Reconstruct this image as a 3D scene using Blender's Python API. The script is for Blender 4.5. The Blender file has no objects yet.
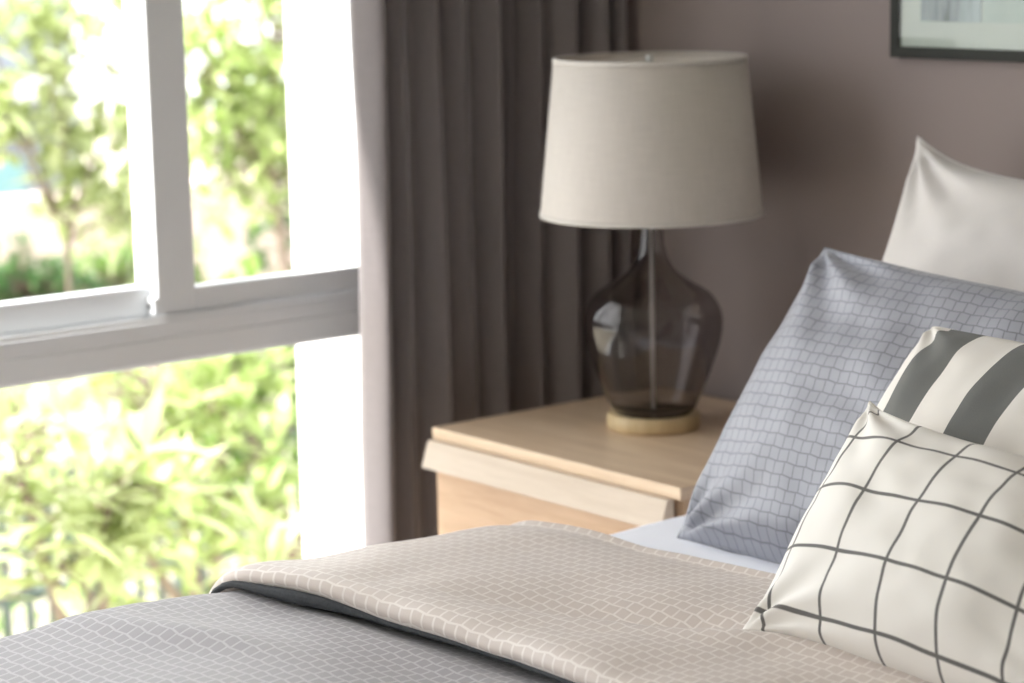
import bpy, bmesh, math, random
from mathutils import Vector, Matrix, noise

random.seed(7)
scene = bpy.context.scene
COL = scene.collection
V = Vector

# ------------------------------------------------------------------ materials
def new_mat(name):
    m = bpy.data.materials.new(name); m.use_nodes = True
    nt = m.node_tree; nt.nodes.clear()
    out = nt.nodes.new('ShaderNodeOutputMaterial')
    return m, nt, out

def N(nt, typ, **kw):
    n = nt.nodes.new(typ)
    for k, v in kw.items():
        if k in n.inputs: n.inputs[k].default_value = v
        else: setattr(n, k, v)
    return n

def L(nt, a, ai, b, bi): nt.links.new(a.outputs[ai], b.inputs[bi])

def math_n(nt, op, a, b=None, c=None):
    n = nt.nodes.new('ShaderNodeMath'); n.operation = op
    for i, x in enumerate((a, b, c)):
        if x is None: continue
        if isinstance(x, (int, float)): n.inputs[i].default_value = x
        else: nt.links.new(x, n.inputs[i])
    return n.outputs[0]

def mix_col(nt, fac, a, b):
    n = nt.nodes.new('ShaderNodeMix'); n.data_type = 'RGBA'
    if isinstance(fac, (int, float)): n.inputs[0].default_value = fac
    else: nt.links.new(fac, n.inputs[0])
    for i, x in ((6, a), (7, b)):
        if isinstance(x, tuple): n.inputs[i].default_value = (*x, 1)
        else: nt.links.new(x, n.inputs[i])
    return n.outputs[2]

def principled(nt, out, col, rough=.6, **kw):
    p = nt.nodes.new('ShaderNodeBsdfPrincipled')
    if isinstance(col, tuple): p.inputs['Base Color'].default_value = (*col, 1)
    else: nt.links.new(col, p.inputs['Base Color'])
    p.inputs['Roughness'].default_value = rough
    for k, v in kw.items(): p.inputs[k].default_value = v
    nt.links.new(p.outputs[0], out.inputs[0])
    return p

def add_bump(nt, p, height, strength=.3, dist=.001):
    b = nt.nodes.new('ShaderNodeBump'); b.inputs['Strength'].default_value = strength
    b.inputs['Distance'].default_value = dist
    nt.links.new(height, b.inputs['Height']); nt.links.new(b.outputs[0], p.inputs['Normal'])

def mat_plain(name, col, rough=.6, noise_amt=.04, nscale=12, bump=0, bscale=200, **kw):
    m, nt, out = new_mat(name)
    tc = N(nt, 'ShaderNodeTexCoord')
    nz = N(nt, 'ShaderNodeTexNoise', Scale=nscale, Detail=4.0); L(nt, tc, 'Object', nz, 'Vector')
    c2 = tuple(min(1, x * (1 + noise_amt)) for x in col); c1 = tuple(x * (1 - noise_amt) for x in col)
    p = principled(nt, out, mix_col(nt, nz.outputs[0], c1, c2), rough, **kw)
    if bump:
        n2 = N(nt, 'ShaderNodeTexNoise', Scale=bscale, Detail=3.0); L(nt, tc, 'Object', n2, 'Vector')
        add_bump(nt, p, n2.outputs[0], bump, .002)
    return m

def uv_xy(nt):
    uv = N(nt, 'ShaderNodeUVMap'); s = N(nt, 'ShaderNodeSeparateXYZ'); L(nt, uv, 0, s, 0)
    return s.outputs[0], s.outputs[1]

def weave(nt, u, v, freq=1400):
    a = math_n(nt, 'SINE', math_n(nt, 'MULTIPLY', u, freq)); b = math_n(nt, 'SINE', math_n(nt, 'MULTIPLY', v, freq))
    return math_n(nt, 'MULTIPLY_ADD', math_n(nt, 'MULTIPLY', a, b), .5, .5)

def tri(nt, x, period):
    # triangle wave 0..1
    return math_n(nt, 'PINGPONG', math_n(nt, 'DIVIDE', x, period / 2.0), 1.0)

def mat_lattice(name, body, line, cell=.0185, width=.11, rough=.55, sheen=.2, bump=.4, skew=.28):
    """woven fabric with a parallelogram lattice; UVs are in metres"""
    m, nt, out = new_mat(name)
    u, v = uv_xy(nt)
    tc = N(nt, 'ShaderNodeTexCoord')
    nz = N(nt, 'ShaderNodeTexNoise', Scale=14.0, Detail=2.0); L(nt, tc, 'UV', nz, 'Vector')
    wob = math_n(nt, 'MULTIPLY', math_n(nt, 'SUBTRACT', nz.outputs[0], .5), .25)
    b = math_n(nt, 'ADD', math_n(nt, 'DIVIDE', v, cell), math_n(nt, 'MULTIPLY', tri(nt, u, cell * 2), skew * .5))
    # separators slope within each row and restart at the next one, so the cells are stepped parallelograms
    a = math_n(nt, 'ADD', math_n(nt, 'DIVIDE', u, cell), math_n(nt, 'MULTIPLY', math_n(nt, 'FRACT', b), skew))
    def ln(x):
        f = math_n(nt, 'PINGPONG', x, .5)                      # 0 at the line
        r = N(nt, 'ShaderNodeMapRange', interpolation_type='SMOOTHSTEP'); nt.links.new(f, r.inputs[0])
        r.inputs[1].default_value = width * .45; r.inputs[2].default_value = width * 1.05
        r.inputs[3].default_value = 1; r.inputs[4].default_value = 0
        return r.outputs[0]
    mask = math_n(nt, 'MAXIMUM', ln(a), ln(b))
    n2 = N(nt, 'ShaderNodeTexNoise', Scale=900.0, Detail=2.0); L(nt, tc, 'UV', n2, 'Vector')
    bod = mix_col(nt, n2.outputs[0], tuple(x * .92 for x in body), tuple(min(1, x * 1.06) for x in body))
    col = mix_col(nt, mask, bod, line)
    p = principled(nt, out, col, rough)
    p.inputs['Sheen Weight'].default_value = sheen; p.inputs['Sheen Roughness'].default_value = .4
    h = math_n(nt, 'ADD', math_n(nt, 'MULTIPLY', mask, -1.0), math_n(nt, 'MULTIPLY', weave(nt, u, v, 3000), .15))
    add_bump(nt, p, h, bump, .0006)
    return m

def mat_cloth(name, col, rough=.85, freq=2600, bump=.25, sheen=.15, var=.05, streak=0.0, transl=0.0, sc=(60, 900)):
    m, nt, out = new_mat(name)
    u, v = uv_xy(nt); tc = N(nt, 'ShaderNodeTexCoord')
    mp = N(nt, 'ShaderNodeMapping'); mp.inputs['Scale'].default_value = (sc[0], sc[1], 1); L(nt, tc, 'UV', mp, 0)
    nz = N(nt, 'ShaderNodeTexNoise', Scale=1.0, Detail=2.0); L(nt, mp, 0, nz, 'Vector')
    mp2 = N(nt, 'ShaderNodeMapping'); mp2.inputs['Scale'].default_value = (sc[1], sc[0], 1); L(nt, tc, 'UV', mp2, 0)
    nz2 = N(nt, 'ShaderNodeTexNoise', Scale=1.0, Detail=2.0); L(nt, mp2, 0, nz2, 'Vector')
    f = math_n(nt, 'MULTIPLY', math_n(nt, 'ADD', nz.outputs[0], nz2.outputs[0]), .5)
    k = var + streak
    c = mix_col(nt, f, tuple(x * (1 - 2 * k) for x in col), tuple(min(1, x * (1 + 2 * k)) for x in col))
    p = principled(nt, out, c, rough)
    p.inputs['Sheen Weight'].default_value = sheen
    add_bump(nt, p, math_n(nt, 'ADD', f, math_n(nt, 'MULTIPLY', weave(nt, u, v, freq), .4)), bump, .0006)
    if transl:
        t = N(nt, 'ShaderNodeBsdfTranslucent'); nt.links.new(c, t.inputs[0])
        mx = N(nt, 'ShaderNodeMixShader'); mx.inputs[0].default_value = transl
        L(nt, p, 0, mx, 1); L(nt, t, 0, mx, 2); L(nt, mx, 0, out, 0)
    return m

def mat_wood(name, c1, c2, axis='X', scale=1.0, rough=.45):
    m, nt, out = new_mat(name); tc = N(nt, 'ShaderNodeTexCoord')
    mp = N(nt, 'ShaderNodeMapping'); L(nt, tc, 'Object', mp, 0)
    sc = {'X': (2.2, 26, 26), 'Y': (26, 2.2, 26), 'Z': (26, 26, 2.2)}[axis]
    mp.inputs['Scale'].default_value = tuple(s * scale for s in sc)
    n1 = N(nt, 'ShaderNodeTexNoise', Scale=1.0, Detail=6.0, Distortion=.6); L(nt, mp, 0, n1, 'Vector')
    n2 = N(nt, 'ShaderNodeTexNoise', Scale=7.0, Detail=4.0); L(nt, mp, 0, n2, 'Vector')
    f = math_n(nt, 'ADD', math_n(nt, 'MULTIPLY', n1.outputs[0], .7), math_n(nt, 'MULTIPLY', n2.outputs[0], .3))
    r = N(nt, 'ShaderNodeMapRange'); nt.links.new(f, r.inputs[0]); r.inputs[1].default_value = .35; r.inputs[2].default_value = .68
    p = principled(nt, out, mix_col(nt, r.outputs[0], c1, c2), rough)
    add_bump(nt, p, n2.outputs[0], .12, .0006)
    return m

def mat_leaf(name, c1, c2, transl=.45, rough=.45):
    m, nt, out = new_mat(name)
    g = N(nt, 'ShaderNodeNewGeometry')
    c = mix_col(nt, g.outputs['Random Per Island'], c1, c2)
    p = principled(nt, out, c, rough)
    t = N(nt, 'ShaderNodeBsdfTranslucent'); nt.links.new(c, t.inputs[0])
    mx = N(nt, 'ShaderNodeMixShader'); mx.inputs[0].default_value = transl
    L(nt, p, 0, mx, 1); L(nt, t, 0, mx, 2); L(nt, mx, 0, out, 0)
    return m

def mat_pane(name):
    m, nt, out = new_mat(name)
    tr = N(nt, 'ShaderNodeBsdfTransparent'); tr.inputs[0].default_value = (.97, .985, .975, 1)
    gl = N(nt, 'ShaderNodeBsdfGlossy'); gl.inputs['Roughness'].default_value = .02
    fr = N(nt, 'ShaderNodeFresnel'); fr.inputs[0].default_value = 1.45
    geo = N(nt, 'ShaderNodeNewGeometry')
    fac = math_n(nt, 'MULTIPLY', fr.outputs[0], math_n(nt, 'SUBTRACT', 1.0, geo.outputs['Backfacing']))   # reflect once, at the outer face
    mx = N(nt, 'ShaderNodeMixShader'); nt.links.new(fac, mx.inputs[0]); L(nt, tr, 0, mx, 1); L(nt, gl, 0, mx, 2); L(nt, mx, 0, out, 0)
    return m

def mat_stripes(name, c_w, c_g, pitch, offset):
    m, nt, out = new_mat(name); u, v = uv_xy(nt)
    f = math_n(nt, 'FRACT', math_n(nt, 'DIVIDE', math_n(nt, 'SUBTRACT', u, offset), pitch * 2))
    a = math_n(nt, 'LESS_THAN', f, .5)
    tc = N(nt, 'ShaderNodeTexCoord'); nz = N(nt, 'ShaderNodeTexNoise', Scale=700.0, Detail=2.0); L(nt, tc, 'UV', nz, 'Vector')
    g2 = mix_col(nt, nz.outputs[0], tuple(x * .8 for x in c_g), tuple(x * 1.25 for x in c_g))
    p = principled(nt, out, mix_col(nt, a, c_w, g2), .9); p.inputs['Sheen Weight'].default_value = .1
    add_bump(nt, p, weave(nt, u, v, 3200), .3, .0005)
    return m

def mat_check(name, c_w, c_l, pu, pv, ou, ov, lw):
    m, nt, out = new_mat(name); u, v = uv_xy(nt)
    tc = N(nt, 'ShaderNodeTexCoord'); nz = N(nt, 'ShaderNodeTexNoise', Scale=9.0, Detail=1.0); L(nt, tc, 'UV', nz, 'Vector')
    wob = math_n(nt, 'MULTIPLY', math_n(nt, 'SUBTRACT', nz.outputs[0], .5), .006)
    def ln(x, p, o):
        d = math_n(nt, 'PINGPONG', math_n(nt, 'ADD', math_n(nt, 'SUBTRACT', x, o), wob), p / 2)
        r = N(nt, 'ShaderNodeMapRange'); nt.links.new(d, r.inputs[0])
        r.inputs[1].default_value = lw * .4; r.inputs[2].default_value = lw * .62; r.inputs[3].default_value = 1; r.inputs[4].default_value = 0
        return r.outputs[0]
    mask = math_n(nt, 'MAXIMUM', ln(u, pu, ou), ln(v, pv, ov))
    p = principled(nt, out, mix_col(nt, mask, c_w, c_l), .85); p.inputs['Sheen Weight'].default_value = .1
    add_bump(nt, p, weave(nt, u, v, 3200), .25, .0005)
    return m

M = {}
M['wall'] = mat_plain('mauve_wall_paint', (.262, .216, .210), .8, .03, 3, .15, 160)
M['white_wall'] = mat_plain('white_wall_paint', (.8, .79, .77), .8, .02, 3, .1, 160)
M['ceiling'] = mat_plain('ceiling_paint', (.8, .79, .77), .9, .02, 3)
M['floor'] = mat_wood('floor_oak', (.36, .33, .31), (.50, .47, .44), 'Y', .6)
M['render_white'] = mat_plain('white_render', (.86, .86, .85), .85, .02, 4, .2, 90)
M['frame'] = mat_plain('window_frame_paint', (.74, .76, .79), .35, .01, 5)
M['rubber'] = mat_plain('dark_rubber', (.04, .045, .05), .6)
M['screw'] = mat_plain('steel_screw', (.18, .18, .19), .35, Metallic=.9)
M['curtain'] = mat_cloth('taupe_curtain_cloth', (.182, .160, .164), .8, 2200, .5, .25, .09, .02, transl=.05, sc=(30, 420))
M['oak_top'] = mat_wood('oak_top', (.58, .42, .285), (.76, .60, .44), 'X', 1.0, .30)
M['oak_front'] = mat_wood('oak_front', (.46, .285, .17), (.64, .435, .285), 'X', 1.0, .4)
M['oak_lip'] = mat_wood('oak_skylit_lip', (.52, .42, .325), (.63, .53, .43), 'X', 1.0, .4)  # oak lightened in colour for the skylight the tilted strip catches
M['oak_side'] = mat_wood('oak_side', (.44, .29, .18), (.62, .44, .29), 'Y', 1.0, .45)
M['lamp_wood'] = mat_wood('lamp_base_wood', (.50, .37, .20), (.66, .52, .31), 'Z', 1.6, .45)
M['shade'] = mat_cloth('linen_lampshade', (.63, .585, .545), .9, 1500, .5, .05, .05, .02, transl=.12, sc=(22, 330))
M['shade_trim'] = mat_plain('lampshade_trim', (.58, .55, .515), .8)
M['metal'] = mat_plain('brushed_metal', (.6, .6, .58), .3, Metallic=1.0)
M['bulb'] = mat_plain('frosted_bulb', (.85, .85, .83), .3)
M['cord'] = mat_plain('pale_lamp_tube', (.8, .8, .78), .3)
m, nt, out = new_mat('smoked_glass')
g = N(nt, 'ShaderNodeBsdfGlass'); g.inputs['Color'].default_value = (.79, .775, .775, 1); g.inputs['Roughness'].default_value = .0; g.inputs['IOR'].default_value = 1.45
L(nt, g, 0, out, 0); M['glass'] = m
M['pane'] = mat_pane('window_glass')
M['duvet_grey'] = mat_lattice('grey_lattice_weave', (.285, .27, .288), (.44, .425, .445), .0185, .11, .55, .25)
M['duvet_beige'] = mat_lattice('beige_lattice_weave', (.59, .515, .475), (.735, .675, .635), .0185, .11, .55, .2)
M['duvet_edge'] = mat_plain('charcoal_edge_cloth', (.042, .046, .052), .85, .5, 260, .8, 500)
M['pillow_grey'] = mat_lattice('silver_grey_lattice_weave', (.30, .308, .355), (.165, .17, .20), .0175, .075, .5, .3, .35, .2)
M['sheet'] = mat_cloth('white_sheet_cotton', (.82, .84, .92), .85, 2600, .1, .1, .02)
M['white_linen'] = mat_cloth('white_linen', (.62, .595, .585), .9, 2000, .4, .1, .03)
M['stripes'] = mat_stripes('stripe_print', (.74, .71, .67), (.125, .128, .122), .066, -.165)
M['check'] = mat_check('windowpane_check_print', (.80, .775, .735), (.135, .13, .125), .084, .078, -.219, -.139, .0042)
M['cream_edge'] = mat_cloth('cream_seam', (.68, .65, .6), .9)
M['mattress'] = mat_plain('mattress_ticking', (.7, .69, .68), .9)
M['bed_fabric'] = mat_plain('bed_base_cloth', (.3, .28, .27), .9)
M['pic_frame'] = mat_plain('dark_picture_frame', (.022, .024, .021), .8)
M['pic_mat'] = mat_plain('picture_mount', (.42, .45, .42), .5, .01)
M['grass'] = mat_leaf('lawn_blades', (.16, .34, .06), (.38, .55, .16), .3)
M['soil'] = mat_plain('garden_ground', (.42, .38, .30), .95, .2, 3, .4, 30)
M['lf_light'] = mat_leaf('light_leaf', (.27, .37, .10), (.58, .65, .32), .5)
M['lf_mid'] = mat_leaf('mid_leaf', (.10, .22, .04), (.32, .44, .13), .45)
M['lf_yellow'] = mat_leaf('yellow_green_leaf', (.34, .41, .15), (.66, .70, .44), .5)
M['lf_dark'] = mat_leaf('dark_leaf', (.03, .09, .02), (.09, .19, .05), .35)
M['bark'] = mat_plain('bark', (.24, .18, .14), .9, .2, 20, .5, 60)
M['fence'] = mat_plain('fence_paint', (.10, .13, .12), .6)
M['bld'] = mat_plain('pale_building_render', (.22, .24, .27), .9, .03, 1)
M['bld_win'] = mat_plain('building_window', (.18, .34, .36), .2)
M['bld_roof'] = mat_plain('building_eave', (.80, .82, .84), .7)
M['ledge'] = mat_plain('garden_wall_plaster', (.62, .50, .46), .9, .08, 3)

# ------------------------------------------------------------------ mesh helpers
def link(name, me, mat, parent=None, smooth=True):
    o = bpy.data.objects.new(name, me); COL.objects.link(o)
    if mat is not None and not me.materials: me.materials.append(mat)
    if parent is not None: o.parent = parent
    if smooth:
        for p in me.polygons: p.use_smooth = True
    return o

def bm_obj(name, bm, mat, parent=None, smooth=False):
    me = bpy.data.meshes.new(name); bm.normal_update(); bm.to_mesh(me); bm.free()
    return link(name, me, mat, parent, smooth)

def add_box(bm, x0, x1, y0, y1, z0, z1, bev=0.0):
    vs = [bm.verts.new((x, y, z)) for x in (x0, x1) for y in (y0, y1) for z in (z0, z1)]
    idx = [(0, 1, 3, 2), (4, 6, 7, 5), (0, 4, 5, 1), (2, 3, 7, 6), (0, 2, 6, 4), (1, 5, 7, 3)]
    fs = [bm.faces.new([vs[i] for i in f]) for f in idx]
    bmesh.ops.recalc_face_normals(bm, faces=fs)
    if bev:
        es = list({e for f in fs for e in f.edges})
        bmesh.ops.bevel(bm, geom=es, offset=bev, segments=3, profile=.6, affect='EDGES')

def box(name, x0, x1, y0, y1, z0, z1, mat, parent=None, bev=.002):
    bm = bmesh.new(); add_box(bm, x0, x1, y0, y1, z0, z1, bev)
    return bm_obj(name, bm, mat, parent)

def boxes(name, lst, mat, parent=None, bev=.002):
    bm = bmesh.new()
    for b in lst: add_box(bm, *b, bev)
    return bm_obj(name, bm, mat, parent)

def lathe(name, prof, mat, parent=None, seg=96, uvr=None):
    bm = bmesh.new(); uvl = bm.loops.layers.uv.new('UVMap')
    rings = [[bm.verts.new((r * math.cos(2 * math.pi * i / seg), r * math.sin(2 * math.pi * i / seg), z)) for i in range(seg)]
             if r > 1e-6 else [bm.verts.new((0, 0, z))] for r, z in prof]
    s = 0
    for k in range(len(rings) - 1):
        a, b = rings[k], rings[k + 1]
        ds = math.dist(prof[k], prof[k + 1])
        for i in range(seg):
            j = (i + 1) % seg
            if len(a) == 1 and len(b) == 1: continue
            if len(a) == 1: f = bm.faces.new((a[0], b[j], b[i]))
            elif len(b) == 1: f = bm.faces.new((a[i], a[j], b[0]))
            else: f = bm.faces.new((a[i], a[j], b[j], b[i]))
            if len(f.loops) == 4:
                R = uvr or .17
                for lp, (uu, vv) in zip(f.loops, ((i, s), (i + 1, s), (i + 1, s + ds), (i, s + ds))):
                    lp[uvl].uv = (uu / seg * 2 * math.pi * R, vv)
        s += ds
    bmesh.ops.recalc_face_normals(bm, faces=bm.faces)
    return bm_obj(name, bm, mat, parent, True)

def tube(name, pts, rad, mat, parent=None, seg=12, flat=1.0):
    bm = bmesh.new(); tube_bm(bm, pts, rad, seg, flat)
    return bm_obj(name, bm, mat, parent, True)

def tube_bm(bm, pts, rad, seg=12, flat=1.0):
    pts = [V(p) for p in pts]; rings = []
    n = len(pts)
    for k, p in enumerate(pts):
        d = (pts[min(k + 1, n - 1)] - pts[max(k - 1, 0)]).normalized()
        a = d.cross(V((0, 0, 1)))
        if a.length < 1e-3: a = d.cross(V((0, 1, 0)))
        a.normalize(); b = a.cross(d).normalized()
        r = rad[k] if isinstance(rad, (list, tuple)) else rad
        rings.append([bm.verts.new(p + a * r * math.cos(2 * math.pi * i / seg) + b * r * flat * math.sin(2 * math.pi * i / seg)) for i in range(seg)])
    for k in range(n - 1):
        for i in range(seg):
            j = (i + 1) % seg
            bm.faces.new((rings[k][i], rings[k][j], rings[k + 1][j], rings[k + 1][i]))
    bm.faces.new(rings[0][::-1]); bm.faces.new(rings[-1])

def empty(name, loc=(0, 0, 0)):
    o = bpy.data.objects.new(name, None); o.location = loc; COL.objects.link(o); o.empty_display_size = .1
    return o

def tag(o, label, cat, group=None, kind=None):
    o['label'] = label; o['category'] = cat
    if group: o['group'] = group
    if kind: o['kind'] = kind
    return o

def struct(o): o['kind'] = 'structure'; return o

def reloc(root, loc):
    """place a root's base at loc while its children were modelled in world space"""
    for c in root.children:
        c.matrix_parent_inverse = Matrix.Translation(-V(loc))
    root.location = loc

# ------------------------------------------------------------------ room shell
XW, YB = -3.40, 2.79          # inner face of window wall, inner face of back wall
XR, YF, ZC = 1.9, -2.6, 2.55
WY0, WY1, WZ0, WZ1 = -2.0, 2.45, .12, 2.46     # window opening
XO = -3.60                    # outer face of the window wall

struct(box('floor', XO, XR + .1, YF - .1, YB + .1, -.1, 0, M['floor'], bev=0))
struct(box('ceiling', XO, XR + .1, YF - .1, YB + .1, ZC, ZC + .1, M['ceiling'], bev=0))
struct(box('wall_back', XO, XR + .1, YB, YB + .1, 0, ZC, M['wall'], bev=0))
struct(box('wall_right', XR, XR + .1, YF, YB, 0, ZC, M['white_wall'], bev=0))
struct(box('wall_front', XO, XR + .1, YF - .1, YF, 0, ZC, M['white_wall'], bev=0))
wl = struct(boxes('wall_left', [(XO, XW, YF, WY0, 0, ZC), (XO, XW, WY1, YB, 0, ZC),
                            (XO, XW, WY0, WY1, WZ1, ZC), (XO, XW, WY0, WY1, 0, WZ0)], M['white_wall'], bev=0))
wl.data.materials.append(M['render_white'])
struct(box('baseboard_back', -3.4, XR, YB - .014, YB, 0, .09, M['frame']))

struct(box('wall_pier', -3.70, XO, WY1, YB + .1, 0, ZC, M['render_white'], bev=0))
# ------------------------------------------------------------------ window
win = struct(empty('window_1', (-3.40, .6, .1)))
FX0, FX1 = -3.43, -3.35
parts = []
parts.append(boxes('window_frame', [(FX0, FX1, WY0, WY0 + .05, WZ0, WZ1), (FX0, FX1, WY1 - .05, WY1, WZ0, WZ1),
                                    (FX0, FX1, WY0, WY1, WZ0, WZ0 + .05), (FX0, FX1, WY0, WY1, WZ1 - .05, WZ1)], M['frame'], win, .003))
parts.append(boxes('transom', [(FX0, -3.347, WY0, WY1, .655, .728), (-3.352, -3.345, WY0, WY1, .66, .70)], M['frame'], win, .004))
# near sliding sash (inner track)
parts.append(boxes('sliding_sash', [(-3.420, -3.350, 1.955, 2.026, .736, WZ1 - .05), (-3.378, -3.352, 2.026, 2.42, .736, .776),
                                    (-3.378, -3.352, 2.026, 2.42, WZ1 - .1, WZ1 - .05), (-3.378, -3.352, 2.38, 2.42, .776, WZ1 - .1)], M['frame'], win, .003))
# far sliding sash (outer track)
parts.append(boxes('sliding_sash', [(-3.410, -3.374, .64, 1.953, .736, .782),
                                    (-3.418, -3.392, .64, 1.93, WZ1 - .1, WZ1 - .05), (-3.418, -3.392, .62, .66, .736, WZ1 - .05)], M['frame'], win, .003))
parts.append(boxes('sliding_sash', [(-3.378, -3.350, .60, .67, .736, WZ1 - .05), (-3.378, -3.352, WY0 + .05, .60, .736, .776),
                                    (-3.378, -3.352, WY0 + .05, .60, WZ1 - .1, WZ1 - .05), (-3.378, -3.352, WY0 + .05, WY0 + .1, .776, WZ1 - .1)], M['frame'], win, .003))
parts.append(boxes('sash_track', [(-3.384, -3.380, WY0 + .05, WY1 - .05, .728, .742), (-3.426, -3.422, WY0 + .05, WY1 - .05, .728, .742),
                                  (-3.346, -3.342, WY0 + .05, WY1 - .05, .728, .736)], M['frame'], win, .001))
for (x, y0, y1, z0, z1) in ((-3.366, 2.02, 2.39, .77, WZ1 - .08), (-3.404, .65, 1.94, .78, WZ1 - .08), (-3.366, WY0 + .08, .61, .77, WZ1 - .08),
                            (-3.39, WY0 + .04, WY1 - .04, .16, .66)):
    parts.append(box('glass_pane', x - .002, x + .002, y0, y1, z0, z1, M['pane'], win, 0))
parts.append(box('rubber_stop', -3.388, -3.349, 1.947, 1.956, .738, .765, M['frame'], win, .002))
bm = bmesh.new(); bmesh.ops.create_cone(bm, segments=20, radius1=.0045, radius2=.0045, depth=.003, cap_ends=True,
    matrix=Matrix.Translation((-3.362, 1.9455, .752)) @ Matrix.Rotation(math.pi / 2, 4, 'X'))
parts.append(bm_obj('sash_screw', bm, M['screw'], win))
reloc(win, (-3.40, .6, .1))

# ------------------------------------------------------------------ curtain
def lerp_list(xs, t):
    t = max(0, min(1, t)) * (len(xs) - 1); i = min(int(t), len(xs) - 2); return xs[i] + (xs[i + 1] - xs[i]) * (t - i)

def make_curtain():
    top = [2.262, 2.302, 2.375, 2.433, 2.503, 2.548, 2.590, 2.640, 2.700, 2.742, 2.775]
    bot = [2.262, 2.300, 2.374, 2.430, 2.512, 2.536, 2.572, 2.636, 2.695, 2.738, 2.775]
    amp = [.062, .040, .055, .036, .060, .036, .040, .055, .055, .040]
    per = 14; nf = len(top) - 1; nz = 90
    bm = bmesh.new(); uvl = bm.loops.layers.uv.new('UVMap')
    rows = []
    for k in range(nz + 1):
        z = .012 + (2.47 - .012) * k / nz; row = []
        tb = max(0, min(1, (1.2 - z) / 1.0))
        for i in range(nf):
            ya = top[i] * (1 - tb) + bot[i] * tb; yb = top[i + 1] * (1 - tb) + bot[i + 1] * tb
            for j in range(per if i < nf - 1 else per + 1):
                t = j / per
                # rounded ridge, narrow pinched valley; ridge leans so that each fold overlaps the next slightly
                r = math.sin(math.pi * t) ** (.8 if i else 1.0)
                y = ya + (yb - ya) * (t + (.10 if i else -.04) * math.sin(2 * math.pi * t))
                a = amp[i] * (1 + .12 * noise.noise(V((i * 3.1, z * 1.1, 0))))
                x = -3.225 + a * r + .010 * noise.noise(V((y * 6, z * 1.6, 4))) + .0035 * noise.noise(V((y * 40, z * 5, 9)))
                y += .006 * noise.noise(V((i * 2.7 + t, z * 1.4, 2)))
                x += .085 * max(0, i + t - 6.0) / 4.0
                row.append((bm.verts.new((x, y, z)), i + t))
        rows.append(row)
    for k in range(nz):
        for i in range(len(rows[0]) - 1):
            q = (rows[k][i], rows[k][i + 1], rows[k + 1][i + 1], rows[k + 1][i])
            f = bm.faces.new([a[0] for a in q])
            for lp, a in zip(f.loops, q): lp[uvl].uv = (a[1] * .11, a[0].co.z)
    o = bm_obj('curtain', bm, M['curtain'], None, True)
    s = o.modifiers.new('thickness', 'SOLIDIFY'); s.thickness = .003; s.offset = 0
    return o
tag(make_curtain(), 'taupe floor-length curtain gathered in deep folds beside the window', 'curtain')

# ------------------------------------------------------------------ nightstand
NX0, NX1, NY0, NY1, NZ = -3.05, -2.46, 2.276, 2.772, .55
ns = tag(empty('nightstand'), 'light oak nightstand with angled drawer lips in the corner by the curtain', 'nightstand')
def part_box(*a, **k): return box(*a, **k)
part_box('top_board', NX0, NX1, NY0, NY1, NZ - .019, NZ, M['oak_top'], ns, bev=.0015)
part_box('side_panel', NX1 - .03, NX1 - .008, NY0 + .014, NY1 - .004, .02, NZ - .019, M['oak_side'], ns, bev=.001)
part_box('side_panel', NX0 + .008, NX0 + .03, NY0 + .014, NY1 - .004, .02, NZ - .019, M['oak_side'], ns, bev=.001)
part_box('back_panel', NX0 + .03, NX1 - .03, NY1 - .02, NY1 - .01, .03, NZ - .019, M['oak_side'], ns, bev=0)
part_box('plinth', NX0 + .03, NX1 - .03, NY0 + .04, NY1 - .03, 0, .05, M['oak_side'], ns, bev=.001)
part_box('drawer_box', NX0 + .035, NX1 - .035, NY0 + .04, NY1 - .03, .06, NZ - .05, M['oak_side'], ns, bev=0)
def drawer(z1, z0, lip):
    # lip: top strip slanting outward towards its lower edge, then the flat face below set back
    x0, x1 = NX0 + .004, NX1 - .016
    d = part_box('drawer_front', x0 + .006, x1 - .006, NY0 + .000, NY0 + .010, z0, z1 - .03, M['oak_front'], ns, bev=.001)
    bm = bmesh.new()
    prof = [(NY0 - .012, z1 + lip * .06), (NY0 - .026, z1 - lip), (NY0 - .018, z1 - lip - .002), (NY0 + .001, z1 - lip + .004), (NY0 + .001, z1 + lip * .06)]
    a = [bm.verts.new((x0, y, z)) for y, z in prof]; b = [bm.verts.new((x1, y, z)) for y, z in prof]
    bm.faces.new(a); bm.faces.new(b[::-1])
    for i in range(len(prof)):
        j = (i + 1) % len(prof); bm.faces.new((a[i], b[i], b[j], a[j]))
    bmesh.ops.recalc_face_normals(bm, faces=bm.faces)
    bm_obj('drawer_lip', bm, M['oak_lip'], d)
drawer(.5282, .285, .040)
drawer(.278, .055, .040)
reloc(ns, ((NX0 + NX1) / 2, (NY0 + NY1) / 2, 0))

# ------------------------------------------------------------------ lamp
LX, LY, LZ = -2.800, 2.533, .55
lamp = tag(empty('table_lamp', (LX, LY, LZ)), 'table lamp with linen drum shade and smoked glass bottle base on the nightstand', 'lamp')
lathe('base', [(0, 0), (.0705, 0), (.0735, .002), (.0746, .005), (.0746, .020), (.0735, .0235), (.071, .025), (0, .025)], M['lamp_wood'], lamp)
def smooth_prof(pts, n=8):
    res = []
    for i in range(len(pts) - 1):
        p0 = pts[max(i - 1, 0)]; p1 = pts[i]; p2 = pts[i + 1]; p3 = pts[min(i + 2, len(pts) - 1)]
        for k in range(n):
            t = k / n
            res.append(tuple(.5 * ((2 * p1[c]) + (-p0[c] + p2[c]) * t + (2 * p0[c] - 5 * p1[c] + 4 * p2[c] - p3[c]) * t * t + (-p0[c] + 3 * p1[c] - 3 * p2[c] + p3[c]) * t ** 3) for c in (0, 1)))
    res.append(pts[-1]); return res
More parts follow.
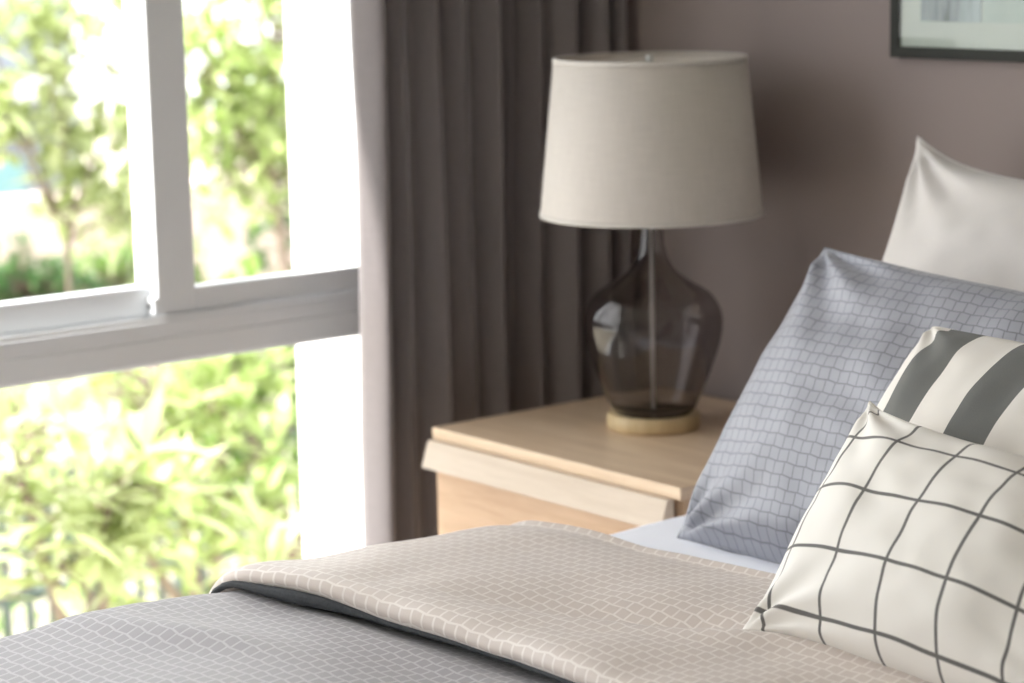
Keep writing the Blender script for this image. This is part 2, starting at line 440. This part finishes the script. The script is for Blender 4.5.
outer = smooth_prof([(.062, .0255), (.068, .034), (.079, .060), (.093, .095), (.1065, .135), (.1115, .168), (.1075, .193), (.092, .216), (.066, .233), (.042, .250), (.0275, .272), (.0205, .297), (.0182, .322), (.0180, .345)])
inner = [(max(r - .003, .012), z + (.003 if z < .04 else 0)) for r, z in outer]
lathe('glass_body', [(0, .0255)] + outer + inner[::-1] + [(0, .0285)], M['glass'], lamp)
tube('stem', [(0, 0, .029), (0, 0, .2), (0, 0, .36)], .0034, M['cord'], lamp)
lathe('neck_cap', [(0, .343), (.0195, .343), (.0200, .346), (.0195, .356), (.010, .358), (0, .358)], M['metal'], lamp, 48)
lathe('lamp_socket', [(0, .356), (.014, .356), (.017, .366), (.017, .398), (.014, .404), (0, .404)], M['metal'], lamp, 48)
bulb = lathe('bulb', smooth_prof([(0, .403), (.013, .405), (.014, .42), (.026, .445), (.030, .465), (.026, .485), (.014, .496), (0, .500)], 4), M['bulb'], lamp, 48)
sb, st, r0, r1 = .344, .590, .1760, .1510
shade = lathe('shade', [(r0, sb), (r1, st), (r1 - .0015, st), (r0 - .0015, sb), (r0, sb)], M['shade'], lamp, 128)
lathe('shade_trim', [(r0 - .002, sb - .001), (r0 + .0012, sb - .001), (r0 + .0008, sb + .006), (r0 - .001, sb + .006), (r0 - .002, sb - .001)], M['shade_trim'], shade, 128)
lathe('shade_trim', [(r1 - .003, st + .001), (r1 + .0010, st + .001), (r1 + .0018, st - .006), (r1 - .001, st - .006), (r1 - .003, st + .001)], M['shade_trim'], shade, 128)
bm = bmesh.new()
for k in range(3):
    a = math.radians(20 + 120 * k); tube_bm(bm, [(0, 0, st - .022), (.5 * r1 * math.cos(a), .5 * r1 * math.sin(a), st - .015), ((r1 - .002) * math.cos(a), (r1 - .002) * math.sin(a), st - .004)], .0018, 8)
tube_bm(bm, [(.034 * math.sin(t * math.pi) ** 1, 0, .40 + (st - .02 - .40) * t) for t in [i / 12 for i in range(13)]], .0016, 8)
tube_bm(bm, [(-.034 * math.sin(t * math.pi) ** 1, 0, .40 + (st - .02 - .40) * t) for t in [i / 12 for i in range(13)]], .0016, 8)
bm_obj('shade_fitter', bm, M['metal'], lamp, None, ) if False else bm_obj('shade_fitter', bm, M['metal'], lamp, True)
lathe('finial', [(0, st - .024), (.006, st - .022), (.006, st - .012), (.0045, st - .008), (.007, st - .002), (.005, st + .004), (0, st + .005)], M['metal'], lamp, 24)

# ------------------------------------------------------------------ bed
BX0, BX1, BY0, BY1 = -2.40, -.80, .70, 2.75
bed = tag(empty('bed'), 'double bed with its head against the mauve wall under the duvet', 'bed')
box('bed_base', BX0 + .02, BX1 - .02, BY0 + .02, BY1, .12, .30, M['bed_fabric'], bed, .01)
box('mattress', BX0 + .004, BX1 - .004, BY0 + .004, BY1, .30, .505, M['mattress'], bed, .035)
for x in (BX0 + .1, BX1 - .1):
    for y in (BY0 + .1, BY1 - .1): box('leg', x - .03, x + .03, y - .03, y + .03, 0, .12, M['oak_side'], bed, .004)
reloc(bed, ((BX0 + BX1) / 2, (BY0 + BY1) / 2, 0))

def cross(x_out, ztop, zlow, rad, x_end, n_side=14, n_arc=14, step=.012):
    """cross-section across the bed: hem on the window side, up, round the corner, over the top, down the far side"""
    pts = []
    zr = ztop - rad
    for i in range(n_side): pts.append((x_out - .01 * math.sin(i / n_side * 3), zlow + (zr - zlow) * i / n_side, -1, 0))
    for i in range(n_arc):
        a = math.pi - (math.pi / 2) * i / n_arc
        pts.append((x_out + rad + rad * math.cos(a), zr + rad * math.sin(a), math.cos(a), math.sin(a)))
    xa, xb = x_out + rad, x_end - rad
    n = int((xb - xa) / step)
    for i in range(n): pts.append((xa + (xb - xa) * i / n, ztop, 0, 1))
    for i in range(n_arc + 1):
        a = math.pi / 2 - (math.pi / 2) * i / n_arc
        pts.append((xb + rad * math.cos(a), zr + rad * math.sin(a), math.cos(a), math.sin(a)))
    for i in range(1, n_side + 1): pts.append((x_end, zr - (zr - zlow) * i / n_side, 1, 0))
    return pts

def fold_y(x):          # where the turned-back edge runs
    return 1.462 + .075 * max(0, min(1, (x + 2.42) / .5)) ** .9 + .012 * math.sin((x + 2.4) * 7)

def puff(x, y):
    return noise.noise(V((x * 3.2, y * 3.2, 1.7))) * .011 + noise.noise(V((x * 8, y * 8, 3))) * .0035

def gcrease(x, y):      # long soft creases across the grey part
    d = (y - 1.33) - .35 * (x + 2.2)
    h = .010 * math.exp(-(d / .035) ** 2) * math.exp(-((x + 2.23) / .14) ** 2)
    d2 = (y - 1.20) - .2 * (x + 2.1)
    h += .006 * math.exp(-(d2 / .05) ** 2) * math.exp(-((x + 2.0) / .25) ** 2)
    return h

def sheet_mesh(name, sec, ylist, hfun, mat, parent, yfun=None, thick=0):
    """sweep cross-section sec along ylist; hfun(x,y,k)-> offset along the outward normal"""
    bm = bmesh.new(); uvl = bm.loops.layers.uv.new('UVMap'); rows = []
    s = [0]
    for i in range(1, len(sec)): s.append(s[-1] + math.dist(sec[i][:2], sec[i - 1][:2]))
    tl = 0; tv = []
    for k, yy in enumerate(ylist):
        row = []
        for i, (x, z, nx, nz) in enumerate(sec):
            y, h = (yfun(x, yy, k) if yfun else (yy, 0))
            h += hfun(x, y, k, nz)
            row.append(bm.verts.new((x + nx * h, y, z + nz * h)))
        if rows:
            m = len(row) // 2; tl += (row[m].co - rows[-1][m].co).length
        rows.append(row); tv.append(tl)
    for k in range(len(rows) - 1):
        for i in range(len(sec) - 1):
            f = bm.faces.new((rows[k][i], rows[k][i + 1], rows[k + 1][i + 1], rows[k + 1][i]))
            for lp, (a, b) in zip(f.loops, ((s[i], tv[k]), (s[i + 1], tv[k]), (s[i + 1], tv[k + 1]), (s[i], tv[k + 1]))): lp[uvl].uv = (a, b)
    bmesh.ops.recalc_face_normals(bm, faces=bm.faces)
    o = bm_obj(name, bm, mat, parent, True)
    if thick:
        md = o.modifiers.new('thickness', 'SOLIDIFY'); md.thickness = thick; md.offset = -1
    return o

# white sheet tucked over the mattress
sec_s = cross(BX0 - .028, .524, .31, .035, BX1 + .008)
ys = [1.2 + (2.745 - 1.2) * i / 110 for i in range(111)]
so = sheet_mesh('bed_sheet', sec_s, ys, lambda x, y, k, nz: .004 * noise.noise(V((x * 7, y * 7, 8))) + .0015 * noise.noise(V((x * 25, y * 12, 2))) + .004, M['sheet'], None, thick=.003)
tag(so, 'white fitted sheet showing between the grey pillow and the beige fold', 'sheet')

duvet = tag(empty('duvet'), 'grey lattice-patterned duvet with its beige reverse folded back, spread over the bed', 'duvet')
GX = -2.425; GZ = .566; RAD = .055
sec_g = cross(GX, GZ, .25, RAD, BX1 + .06)
ys = [.62 + (1.62 - .62) * i / 90 for i in range(91)]
def hg(x, y, k, nz):
    h = puff(x, y) + gcrease(x, y) + .010 * max(0, min(1, (1.46 - y) / .12))
    if y > 1.50: h -= (y - 1.50) * .2
    if nz < .5: h += .02 * noise.noise(V((y * 5, 0, 5)))
    # foot end rolls down
    return h
def yg(x, yy, k): return yy, 0
sheet_mesh('duvet_cover', sec_g, ys, hg, M['duvet_grey'], duvet, yg, .004)

# turned-back part: a full, rounded roll of beige over the grey
prof = smooth_prof([(.070, .002), (.030, .001), (.010, .004), (.001, .013), (.002, .022), (.012, .029), (.040, .031), (.10, .028), (.20, .024), (.30, .021), (.38, .018), (.42, .015), (.455, .009), (.475, .012), (.482, -.012), (.484, -.034)], 5)
prof = [(p if i % 1 == 0 else p) for i, p in enumerate(prof)]
def yb(x, k_, k):
    q, h = prof[k]; fy = fold_y(x)
    head = 1.985 + .012 * math.sin(x * 6.0) - .11 * math.exp(-max(0, x + 2.44) / .07)
    y = fy + q / .484 * (head - fy) if q > .1 else fy + q
    if q > .1:
        y = fy + .1 + (q - .1) / (.484 - .1) * (head - fy - .1)
    return y, h
sec_b = cross(GX + .012, GZ, .20, RAD, BX1 + .062)
def hb(x, y, k, nz):
    q, h0 = prof[k]
    w = max(0, min(1, h0 / .03))
    v = puff(x, y) + w * (.012 * noise.noise(V((x * 4.5, y * 4.5, 11))) + .004 * noise.noise(V((x * 13, y * 9, 5))))
    # soft valley running out from under the check cushion
    d = (y - 1.78) - .55 * (x + 1.83)
    v -= w * .018 * math.exp(-(d / .05) ** 2) * math.exp(-((x + 1.9) / .16) ** 2)
    d3 = (y - 1.72) - .5 * (x + 1.83)
    v += w * .011 * math.exp(-(d3 / .035) ** 2) * math.exp(-((x + 1.85) / .2) ** 2)
    v += (.011 if q < .05 else .011 * math.exp(-((q - .05) / .12) ** 2)) * math.exp(-((x + 2.27) / .075) ** 2)
    return v
sheet_mesh('folded_back_reverse', sec_b, list(range(len(prof))), hb, M['duvet_beige'], duvet, yb, .003)
# charcoal piping peeping out below the fold
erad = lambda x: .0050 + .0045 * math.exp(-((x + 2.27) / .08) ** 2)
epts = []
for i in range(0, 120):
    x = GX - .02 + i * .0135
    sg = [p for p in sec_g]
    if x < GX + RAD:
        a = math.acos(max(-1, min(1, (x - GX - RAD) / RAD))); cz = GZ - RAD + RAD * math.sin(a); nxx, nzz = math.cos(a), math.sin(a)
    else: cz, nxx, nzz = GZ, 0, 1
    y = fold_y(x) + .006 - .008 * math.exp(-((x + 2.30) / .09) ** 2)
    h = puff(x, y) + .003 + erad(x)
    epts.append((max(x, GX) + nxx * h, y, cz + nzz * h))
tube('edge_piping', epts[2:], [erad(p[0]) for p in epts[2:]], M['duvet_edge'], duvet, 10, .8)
reloc(duvet, ((BX0 + BX1) / 2, 1.3, .51))

# ------------------------------------------------------------------ cushions
def cushion(name, W, H, T, BL, TL, xdir, mat, pinch=.07, ear=0.0, power=.5, wr=.004, n=72, seed=0, sag=0.0, roll=0, pinchy=None, pe=2.0):
    pinchy = pinch if pinchy is None else pinchy
    BL, TL = V(BL), V(TL); xdir = V(xdir).normalized(); up = (TL - BL).normalized()
    nrm = xdir.cross(up).normalized()      # faces the foot of the bed
    c = (BL + TL) / 2 + xdir * W / 2
    bm = bmesh.new(); uvl = bm.loops.layers.uv.new('UVMap')
    grids = []
    def dist(i):     # finer towards the edges
        t = i / n * 2 - 1; return math.sin(t * math.pi / 2) * .55 + t * .45
    for side in (1, -1):
        g = []
        for i in range(n + 1):
            col = []
            for j in range(n + 1):
                s, t = dist(i), dist(j)
                x = W / 2 * s * (1 - pinch * (1 - abs(t) ** pe) * abs(s) ** 1.5)
                y = H / 2 * t * (1 - pinchy * (1 - abs(s) ** pe) * abs(t) ** 1.5)
                cr = (abs(s) * abs(t)) ** 6
                x *= 1 + ear * cr; y *= 1 + ear * cr
                e = max(0, (1 - s * s) * (1 - t * t))
                th = T / 2 * e ** power * (1 + .10 * math.sin(2.3 * s + seed) * math.cos(1.9 * t + seed))
                # gathers near corners and along the edges
                r = math.hypot(1 - abs(s), 1 - abs(t)); ang = math.atan2(1 - abs(t), 1 - abs(s) + 1e-6)
                w = math.exp(-(r / .55) ** 2) * min(1, r / .12) * math.sin(ang * 11 + seed * 2 + 2 * (s > 0) + 3 * (t > 0))
                th += wr * 1.3 * w * min(1, e * 30)
                th += wr * 1.6 * noise.noise(V((s * 2.2 + seed * 5, t * 2.2, side * 3.3))) * min(1, e * 4)
                th += wr * .7 * noise.noise(V((s * 6 + seed * 5, t * 5, side * 3.3 + 9))) * min(1, e * 6)
                th = max(th, 0.0006 if e > 0 else 0)
                z = th if side == 1 else -th * .55
                p = c + xdir * x + up * (y - sag * (1 - s * s) * (t + 1) / 2) + nrm * (z + sag * .4 * (1 - s * s) * (t + 1) / 2)
                if e <= 1e-9 and side == -1: col.append((grids[0][i][j][0], s, t)); continue
                col.append((bm.verts.new(p), s, t))
            g.append(col)
        grids.append(g)
        for i in range(n):
            for j in range(n):
                q = [g[i][j], g[i + 1][j], g[i + 1][j + 1], g[i][j + 1]]
                if side == -1: q.reverse()
                try: f = bm.faces.new([a[0] for a in q])
                except ValueError: continue
                for lp, a in zip(f.loops, q): lp[uvl].uv = (a[1] * W / 2 + (0 if side == 1 else .033), a[2] * H / 2)
    rim = [grids[0][i][0][0] for i in range(n)] + [grids[0][n][j][0] for j in range(n)] + [grids[0][i][n][0] for i in range(n, 0, -1)] + [grids[0][0][j][0] for j in range(n, 0, -1)]
    rimp = [v.co.copy() for v in rim]
    o = bm_obj(name, bm, mat, None, True)
    return o, rimp

def seam(rimp, rad, mat, parent):
    bm = bmesh.new(); pts = rimp + [rimp[0]]
    tube_bm(bm, pts, rad, 8)
    return bm_obj('seam', bm, mat, parent, True)

CH = 'pillows and cushions at the head of the bed'
o, rim = cushion('pillow', 0.60, .50, .18, (-2.385, 2.46, .55), (-2.350, 2.665, 1.026), (1, .0, -.06), M['white_linen'], .04, .05, .42, .007, seed=1, pinchy=.11, pe=4)
seam(rim, .0022, M['white_linen'], o)
tag(o, 'plain white linen pillow standing tallest, against the mauve wall', 'pillow', CH)
o, rim = cushion('pillow', .66, .455, .185, (-2.318, 2.148, .539), (-2.300, 2.395, .886), (1, 0, -.05), M['pillow_grey'], .0, .0, .45, .008, seed=2, pinchy=.05)
seam(rim, .0022, M['pillow_grey'], o)
tag(o, 'silver grey pillow with a small lattice weave, leaning beside the nightstand', 'pillow', CH)
o, rim = cushion('cushion', .42, .40, .175, (-1.945, 1.97, .575), (-1.942, 2.20, .846), (1, 0, -.03), M['stripes'], .03, -.06, .5, .004, seed=3, pinchy=.07, pe=4)
seam(rim, .0022, M['cream_edge'], o)
tag(o, 'cushion with broad charcoal and cream stripes behind the checked one', 'cushion', CH)
o, rim = cushion('cushion', .50, .32, .185, (-1.810, 1.766, .582), (-1.840, 2.002, .798), (1, 0, -.07), M['check'], .035, .03, .42, .005, seed=4, pinchy=.13, pe=5)
seam(rim, .0020, M['cream_edge'], o)
tag(o, 'cream cushion with thin dark windowpane checks, frontmost on the duvet', 'cushion', CH)

# ------------------------------------------------------------------ picture on the back wall
pic = tag(empty('framed_picture'), 'dark-framed abstract picture with a wide pale mount on the mauve wall', 'picture')
PX0, PZ0, PW, PH, PY = -2.519, 1.136, .62, .62, 2.79
def frame_ring(x0, x1, z0, z1, w, y0, y1, name, mat, parent):
    return boxes(name, [(x0, x1, y0, y1, z0, z0 + w), (x0, x1, y0, y1, z1 - w, z1), (x0, x0 + w, y0, y1, z0 + w, z1 - w), (x1 - w, x1, y0, y1, z0 + w, z1 - w)], mat, parent, .001)
frame_ring(PX0, PX0 + PW, PZ0, PZ0 + PH, .017, PY - .016, PY - .001, 'frame', M['pic_frame'], pic)
box('mount', PX0 + .015, PX0 + PW - .015, PY - .010, PY - .006, PZ0 + .015, PZ0 + PH - .015, M['pic_mat'], pic, 0)
m, nt, out = new_mat('abstract_print'); tc = N(nt, 'ShaderNodeTexCoord')
mp = N(nt, 'ShaderNodeMapping'); mp.inputs['Scale'].default_value = (34, 1, 4); L(nt, tc, 'Object', mp, 0)
nz = N(nt, 'ShaderNodeTexNoise', Scale=1.0, Detail=5.0); L(nt, mp, 0, nz, 'Vector')
r = N(nt, 'ShaderNodeMapRange'); L(nt, nz, 0, r, 0); r.inputs[1].default_value = .36; r.inputs[2].default_value = .58
principled(nt, out, mix_col(nt, r.outputs[0], (.015, .025, .03), (.34, .40, .43)), .5)
box('print', PX0 + .058, PX0 + .175, PY - .0115, PY - .0095, PZ0 + .056, PZ0 + .52, m, pic, 0)
m2 = mat_plain('pale_print', (.36, .42, .40), .5, .2, 14)
box('print', PX0 + .180, PX0 + PW - .058, PY - .0115, PY - .0095, PZ0 + .056, PZ0 + .52, m2, pic, 0)
box('cover_glass', PX0 + .014, PX0 + PW - .014, PY - .0145, PY - .0135, PZ0 + .014, PZ0 + PH - .014, M['pane'], pic, 0)
reloc(pic, (PX0 + PW / 2, PY - .012, PZ0))

# ------------------------------------------------------------------ garden
GZ0 = -.85
def leaf_bm(bm, base, d, up, length, width, curl=.25, folds=3):
    d = d.normalized(); side = d.cross(up)
    if side.length < 1e-3: side = d.cross(V((1, 0, 0)))
    side.normalize(); upn = side.cross(d).normalized()
    prev = None
    ws = [.12, .8, 1.0, .72, .04]
    for k, w in enumerate(ws):
        t = k / (len(ws) - 1); c = base + d * length * t - upn * curl * length * t * t
        a = bm.verts.new(c - side * width / 2 * w + upn * width * .12 * w); m_ = bm.verts.new(c); b = bm.verts.new(c + side * width / 2 * w + upn * width * .12 * w)
        if prev:
            bm.faces.new((prev[0], prev[1], m_, a)); bm.faces.new((prev[1], prev[2], b, m_))
        prev = (a, m_, b)

def rnd_dir(zmin=-.3):
    while True:
        v = V((random.uniform(-1, 1), random.uniform(-1, 1), random.uniform(zmin, 1)))
        if .1 < v.length < 1: return v.normalized()

def shrub(name, base, blobs, nros, per, ll, lw, mat, label, cat='shrub', trunk=.025, group=None, stem_to=None):
    root = empty(name, base)
    sb_ = bmesh.new(); lb = bmesh.new(); B = V(base)
    crown = V((sum(b[0] for b in blobs) / len(blobs), sum(b[1] for b in blobs) / len(blobs), min(b[2] for b in blobs) + .05))
    fork = B.lerp(crown, .9) if cat == 'tree' else B.lerp(crown, .25)
    tube_bm(sb_, [B - B, B.lerp(fork, .5) - B + V((.015, -.02, 0)), fork - B], [trunk * 1.3, trunk * 1.1, trunk], 8)
    for (cx, cy, cz, rr) in blobs:
        C = V((cx, cy, cz))
        mid = fork.lerp(C, .5) + V((random.uniform(-.03, .03), random.uniform(-.03, .03), 0))
        tube_bm(sb_, [fork - B, mid - B, C - B], [trunk * .8, trunk * .6, trunk * .4], 8)
        for _ in range(max(1, int(nros * rr / sum(b[3] for b in blobs)))):
            p = C + rnd_dir(-1) * rr * random.uniform(.45, 1)
            tube_bm(sb_, [C - B + V((random.uniform(-.1, .1),) * 3) * rr, p - B], [trunk * .2, trunk * .1], 5)
            out_d = (p - C).normalized() * .6 + V((0, 0, .7))
            for k in range(per):
                dd = (out_d * .35 + rnd_dir(-.5)).normalized()
                leaf_bm(lb, p - B + dd * random.uniform(0, .03), dd, V((0, 0, 1)), ll * random.uniform(.6, 1.15), lw * random.uniform(.7, 1.2), random.uniform(.05, .4))
    bm_obj('foliage', lb, mat, root, True); bm_obj('stem', sb_, M['bark'], root, True)
    tag(root, label, cat, group)
    return root

struct(box('ground', -26, XO - .01, -8, 26, GZ0 - .1, GZ0, M['soil'], bev=0))
# lawn
bm = bmesh.new()
for i in range(5200):
    x = random.uniform(-10, -3.9); y = random.uniform(1.6, 8.5)
    b = V((x, y, GZ0)); h = random.uniform(.04, .09); a = random.uniform(0, 6.28); s = V((math.cos(a), math.sin(a), 0)) * .012
    v1, v2, v3 = bm.verts.new(b - s), bm.verts.new(b + s), bm.verts.new(b + V((random.uniform(-.03, .03), random.uniform(-.03, .03), h))); bm.faces.new((v1, v2, v3))
lw_ = bm_obj('lawn_grass', bm, M['grass']); tag(lw_, 'short lawn grass on the ground outside the window', 'grass', kind='stuff')

shrub('broadleaf_shrub', (-4.95, 2.72, GZ0), [(-4.95, 2.50, .12, .2), (-4.9, 2.70, .04, .2), (-5.0, 2.60, -.15, .22)], 46, 7, .17, .046, M['lf_yellow'],
      'yellow-green long-leaved shrub close outside the lower left of the window')
shrub('broadleaf_shrub', (-5.5, 3.35, GZ0), [(-5.4, 3.30, -.1, .22), (-5.4, 3.12, .14, .22), (-5.5, 3.4, .10, .2), (-5.3, 3.0, -.2, .2)], 62, 7, .15, .042, M['lf_light'],
      'bright green long-leaved shrub outside the middle of the lower pane')
shrub('rosette_plant', (-4.72, 3.02, GZ0), [(-4.72, 3.02, -.16, .10)], 5, 8, .17, .046, M['lf_yellow'],
      'low plant with few large pale leaves outside the lower right of the window', 'plant')
shrub('leafy_shrub', (-6.25, 4.15, GZ0), [(-6.25, 4.0, -.25, .25), (-6.2, 3.85, .1, .25), (-6.3, 4.2, .05, .25)], 130, 9, .09, .036, M['lf_mid'],
      'mid green small-leaved shrub behind the lower right pane')
shrub('garden_tree', (-7.2, 4.9, GZ0), [(-7.1, 4.65, .95, .34), (-7.2, 4.9, .62, .3), (-7.1, 4.45, .55, .24), (-7.3, 4.8, 1.3, .34), (-7.1, 4.4, .85, .2)], 220, 8, .10, .040, M['lf_light'],
      'light green tree with thin brown branches beyond the upper right pane', 'tree', .018)
shrub('garden_tree', (-6.6, 3.55, GZ0), [(-6.6, 3.72, .95, .22), (-6.6, 3.66, .66, .17), (-6.6, 3.5, .98, .15), (-6.6, 3.42, .72, .10), (-6.6, 3.76, .50, .10), (-6.6, 3.3, 1.08, .12), (-6.6, 3.6, 1.15, .14), (-6.6, 3.33, .86, .09), (-6.6, 3.56, .52, .12)], 120, 8, .11, .042, M['lf_yellow'],
      'pale yellow-green tree beyond the left pane beside the window stile', 'tree', .010)
shrub('round_hedge', (-8.2, 4.2, GZ0), [(-8.2, 4.2, .0, .22), (-8.2, 4.38, -.05, .18), (-8.2, 4.05, -.1, .2)], 330, 8, .05, .022, M['lf_dark'],
      'dark green clipped bush at the far left below the pale house', 'bush', .03)
shrub('round_hedge', (-8.9, 5.0, GZ0), [(-8.9, 4.95, -.15, .22), (-8.9, 5.2, -.1, .25)], 240, 8, .055, .024, M['lf_mid'],
      'green bush beside the dark clipped one, under the trees', 'bush', .03)
shrub('leafy_shrub', (-8.9, 6.3, GZ0), [(-8.9, 6.1, -.1, .5), (-8.9, 6.5, .3, .5), (-8.9, 5.8, .5, .35), (-8.9, 6.2, 1.0, .5)], 260, 8, .10, .04, M['lf_dark'],
      'tall dark green shrub far back behind the light tree', 'shrub', .03)
# fence
fence = tag(empty('garden_fence'), 'dark green slatted fence behind the shrubs in the garden', 'fence')
box('rail', -6.75, -6.71, 2.0, 6.0, -.37, -.33, M['fence'], fence, .004)
box('rail', -6.75, -6.71, 2.0, 6.0, -.74, -.70, M['fence'], fence, .004)
bm = bmesh.new()
for i in range(50): add_box(bm, -6.708, -6.695, 2.02 + i * .08, 2.05 + i * .08, GZ0, -.30)
o = bm_obj('pickets', bm, M['fence'], fence)
for y in (2.0, 4.0, 6.0): box('post', -6.80, -6.75, y - .03, y + .03, GZ0, -.26, M['fence'], fence, .004)
reloc(fence, (-6.73, 4, GZ0))
o = box('garden_wall', -10.4, -10.2, 2.5, 12, GZ0, .12, M['ledge'], None, .01); tag(o, 'low pinkish plaster garden wall behind the dark bush', 'garden wall')
bld = tag(empty('house'), 'pale grey house with a teal window far off at the top left', 'house')
box('wall', -17, -15.5, 4.0, 8.45, GZ0, 3.8, M['bld'], bld, 0)
box('window', -15.53, -15.46, 7.2, 7.98, -.62, -.22, M['bld_win'], bld, 0)
box('ledge', -15.52, -15.2, 4.0, 8.5, .20, .36, M['bld_roof'], bld, .01)
box('roof', -17.3, -15.0, 3.7, 8.7, 3.8, 3.95, M['bld_roof'], bld, .02)
reloc(bld, (-16.2, 6.2, GZ0))

# ------------------------------------------------------------------ light
w = bpy.data.worlds.new('World'); scene.world = w; w.use_nodes = True
nt = w.node_tree; nt.nodes.clear()
out = nt.nodes.new('ShaderNodeOutputWorld'); bg = nt.nodes.new('ShaderNodeBackground')
sky = nt.nodes.new('ShaderNodeTexSky'); sky.sky_type = 'HOSEK_WILKIE'; sky.turbidity = 5; sky.ground_albedo = .5
sky.sun_direction = V((-.22, -.62, .77)).normalized()
mx = nt.nodes.new('ShaderNodeMix'); mx.data_type = 'RGBA'; mx.inputs[0].default_value = .65
nt.links.new(sky.outputs[0], mx.inputs[6]); mx.inputs[7].default_value = (1.0, .975, .99, 1)
nt.links.new(mx.outputs[2], bg.inputs[0]); bg.inputs[1].default_value = 3.4
nt.links.new(bg.outputs[0], out.inputs[0])
sun = bpy.data.lights.new('sun', 'SUN'); sun.energy = 8; sun.angle = math.radians(1.2); sun.color = (1, .95, .90)
so_ = bpy.data.objects.new('sun', sun); COL.objects.link(so_)
so_.rotation_euler = V((.207, .62, -.775)).to_track_quat('-Z', 'Y').to_euler(); so_.location = (-6, -4, 6)
def portal(name, loc, sx, sy, tgt):
    l = bpy.data.lights.new(name, 'AREA'); l.shape = 'RECTANGLE'; l.size = sx; l.size_y = sy; l.cycles.is_portal = True
    o = bpy.data.objects.new(name, l); COL.objects.link(o); o.location = loc
    o.rotation_euler = V(tgt).to_track_quat('-Z', 'Z').to_euler(); return o
portal('window_portal', (-3.56, (WY0 + WY1) / 2, (WZ0 + WZ1) / 2), WY1 - WY0, WZ1 - WZ0, (1, 0, 0))

# ------------------------------------------------------------------ camera
cd = bpy.data.cameras.new('camera'); cam = bpy.data.objects.new('camera', cd); COL.objects.link(cam); scene.camera = cam
R_ = V((0.62823032, 0.7777577, -0.02048507)); U_ = V((-0.12076635, 0.12349123, 0.98496975)); F_ = V((-0.76859753, 0.61631395, -0.1715079))
mat = Matrix((R_, U_, -F_)).transposed().to_4x4(); mat.translation = V((0, 0, 1.35)); cam.matrix_world = mat
cd.sensor_width = 36; cd.lens = 2400 / 1024 * 36; cd.clip_start = .05; cd.clip_end = 200
cd.dof.use_dof = True; cd.dof.focus_distance = 2.72; cd.dof.aperture_fstop = 4.0; cd.dof.aperture_blades = 0

scene.view_settings.view_transform = 'Standard'; scene.view_settings.look = 'None'
scene.view_settings.gamma = 1; scene.view_settings.use_curve_mapping = False; scene.view_settings.exposure = 0.98
scene.cycles.use_denoising = True; scene.cycles.max_bounces = 12; scene.cycles.transparent_max_bounces = 16
scene.cycles.diffuse_bounces = 6; scene.cycles.caustics_refractive = True; scene.cycles.blur_glossy = .5
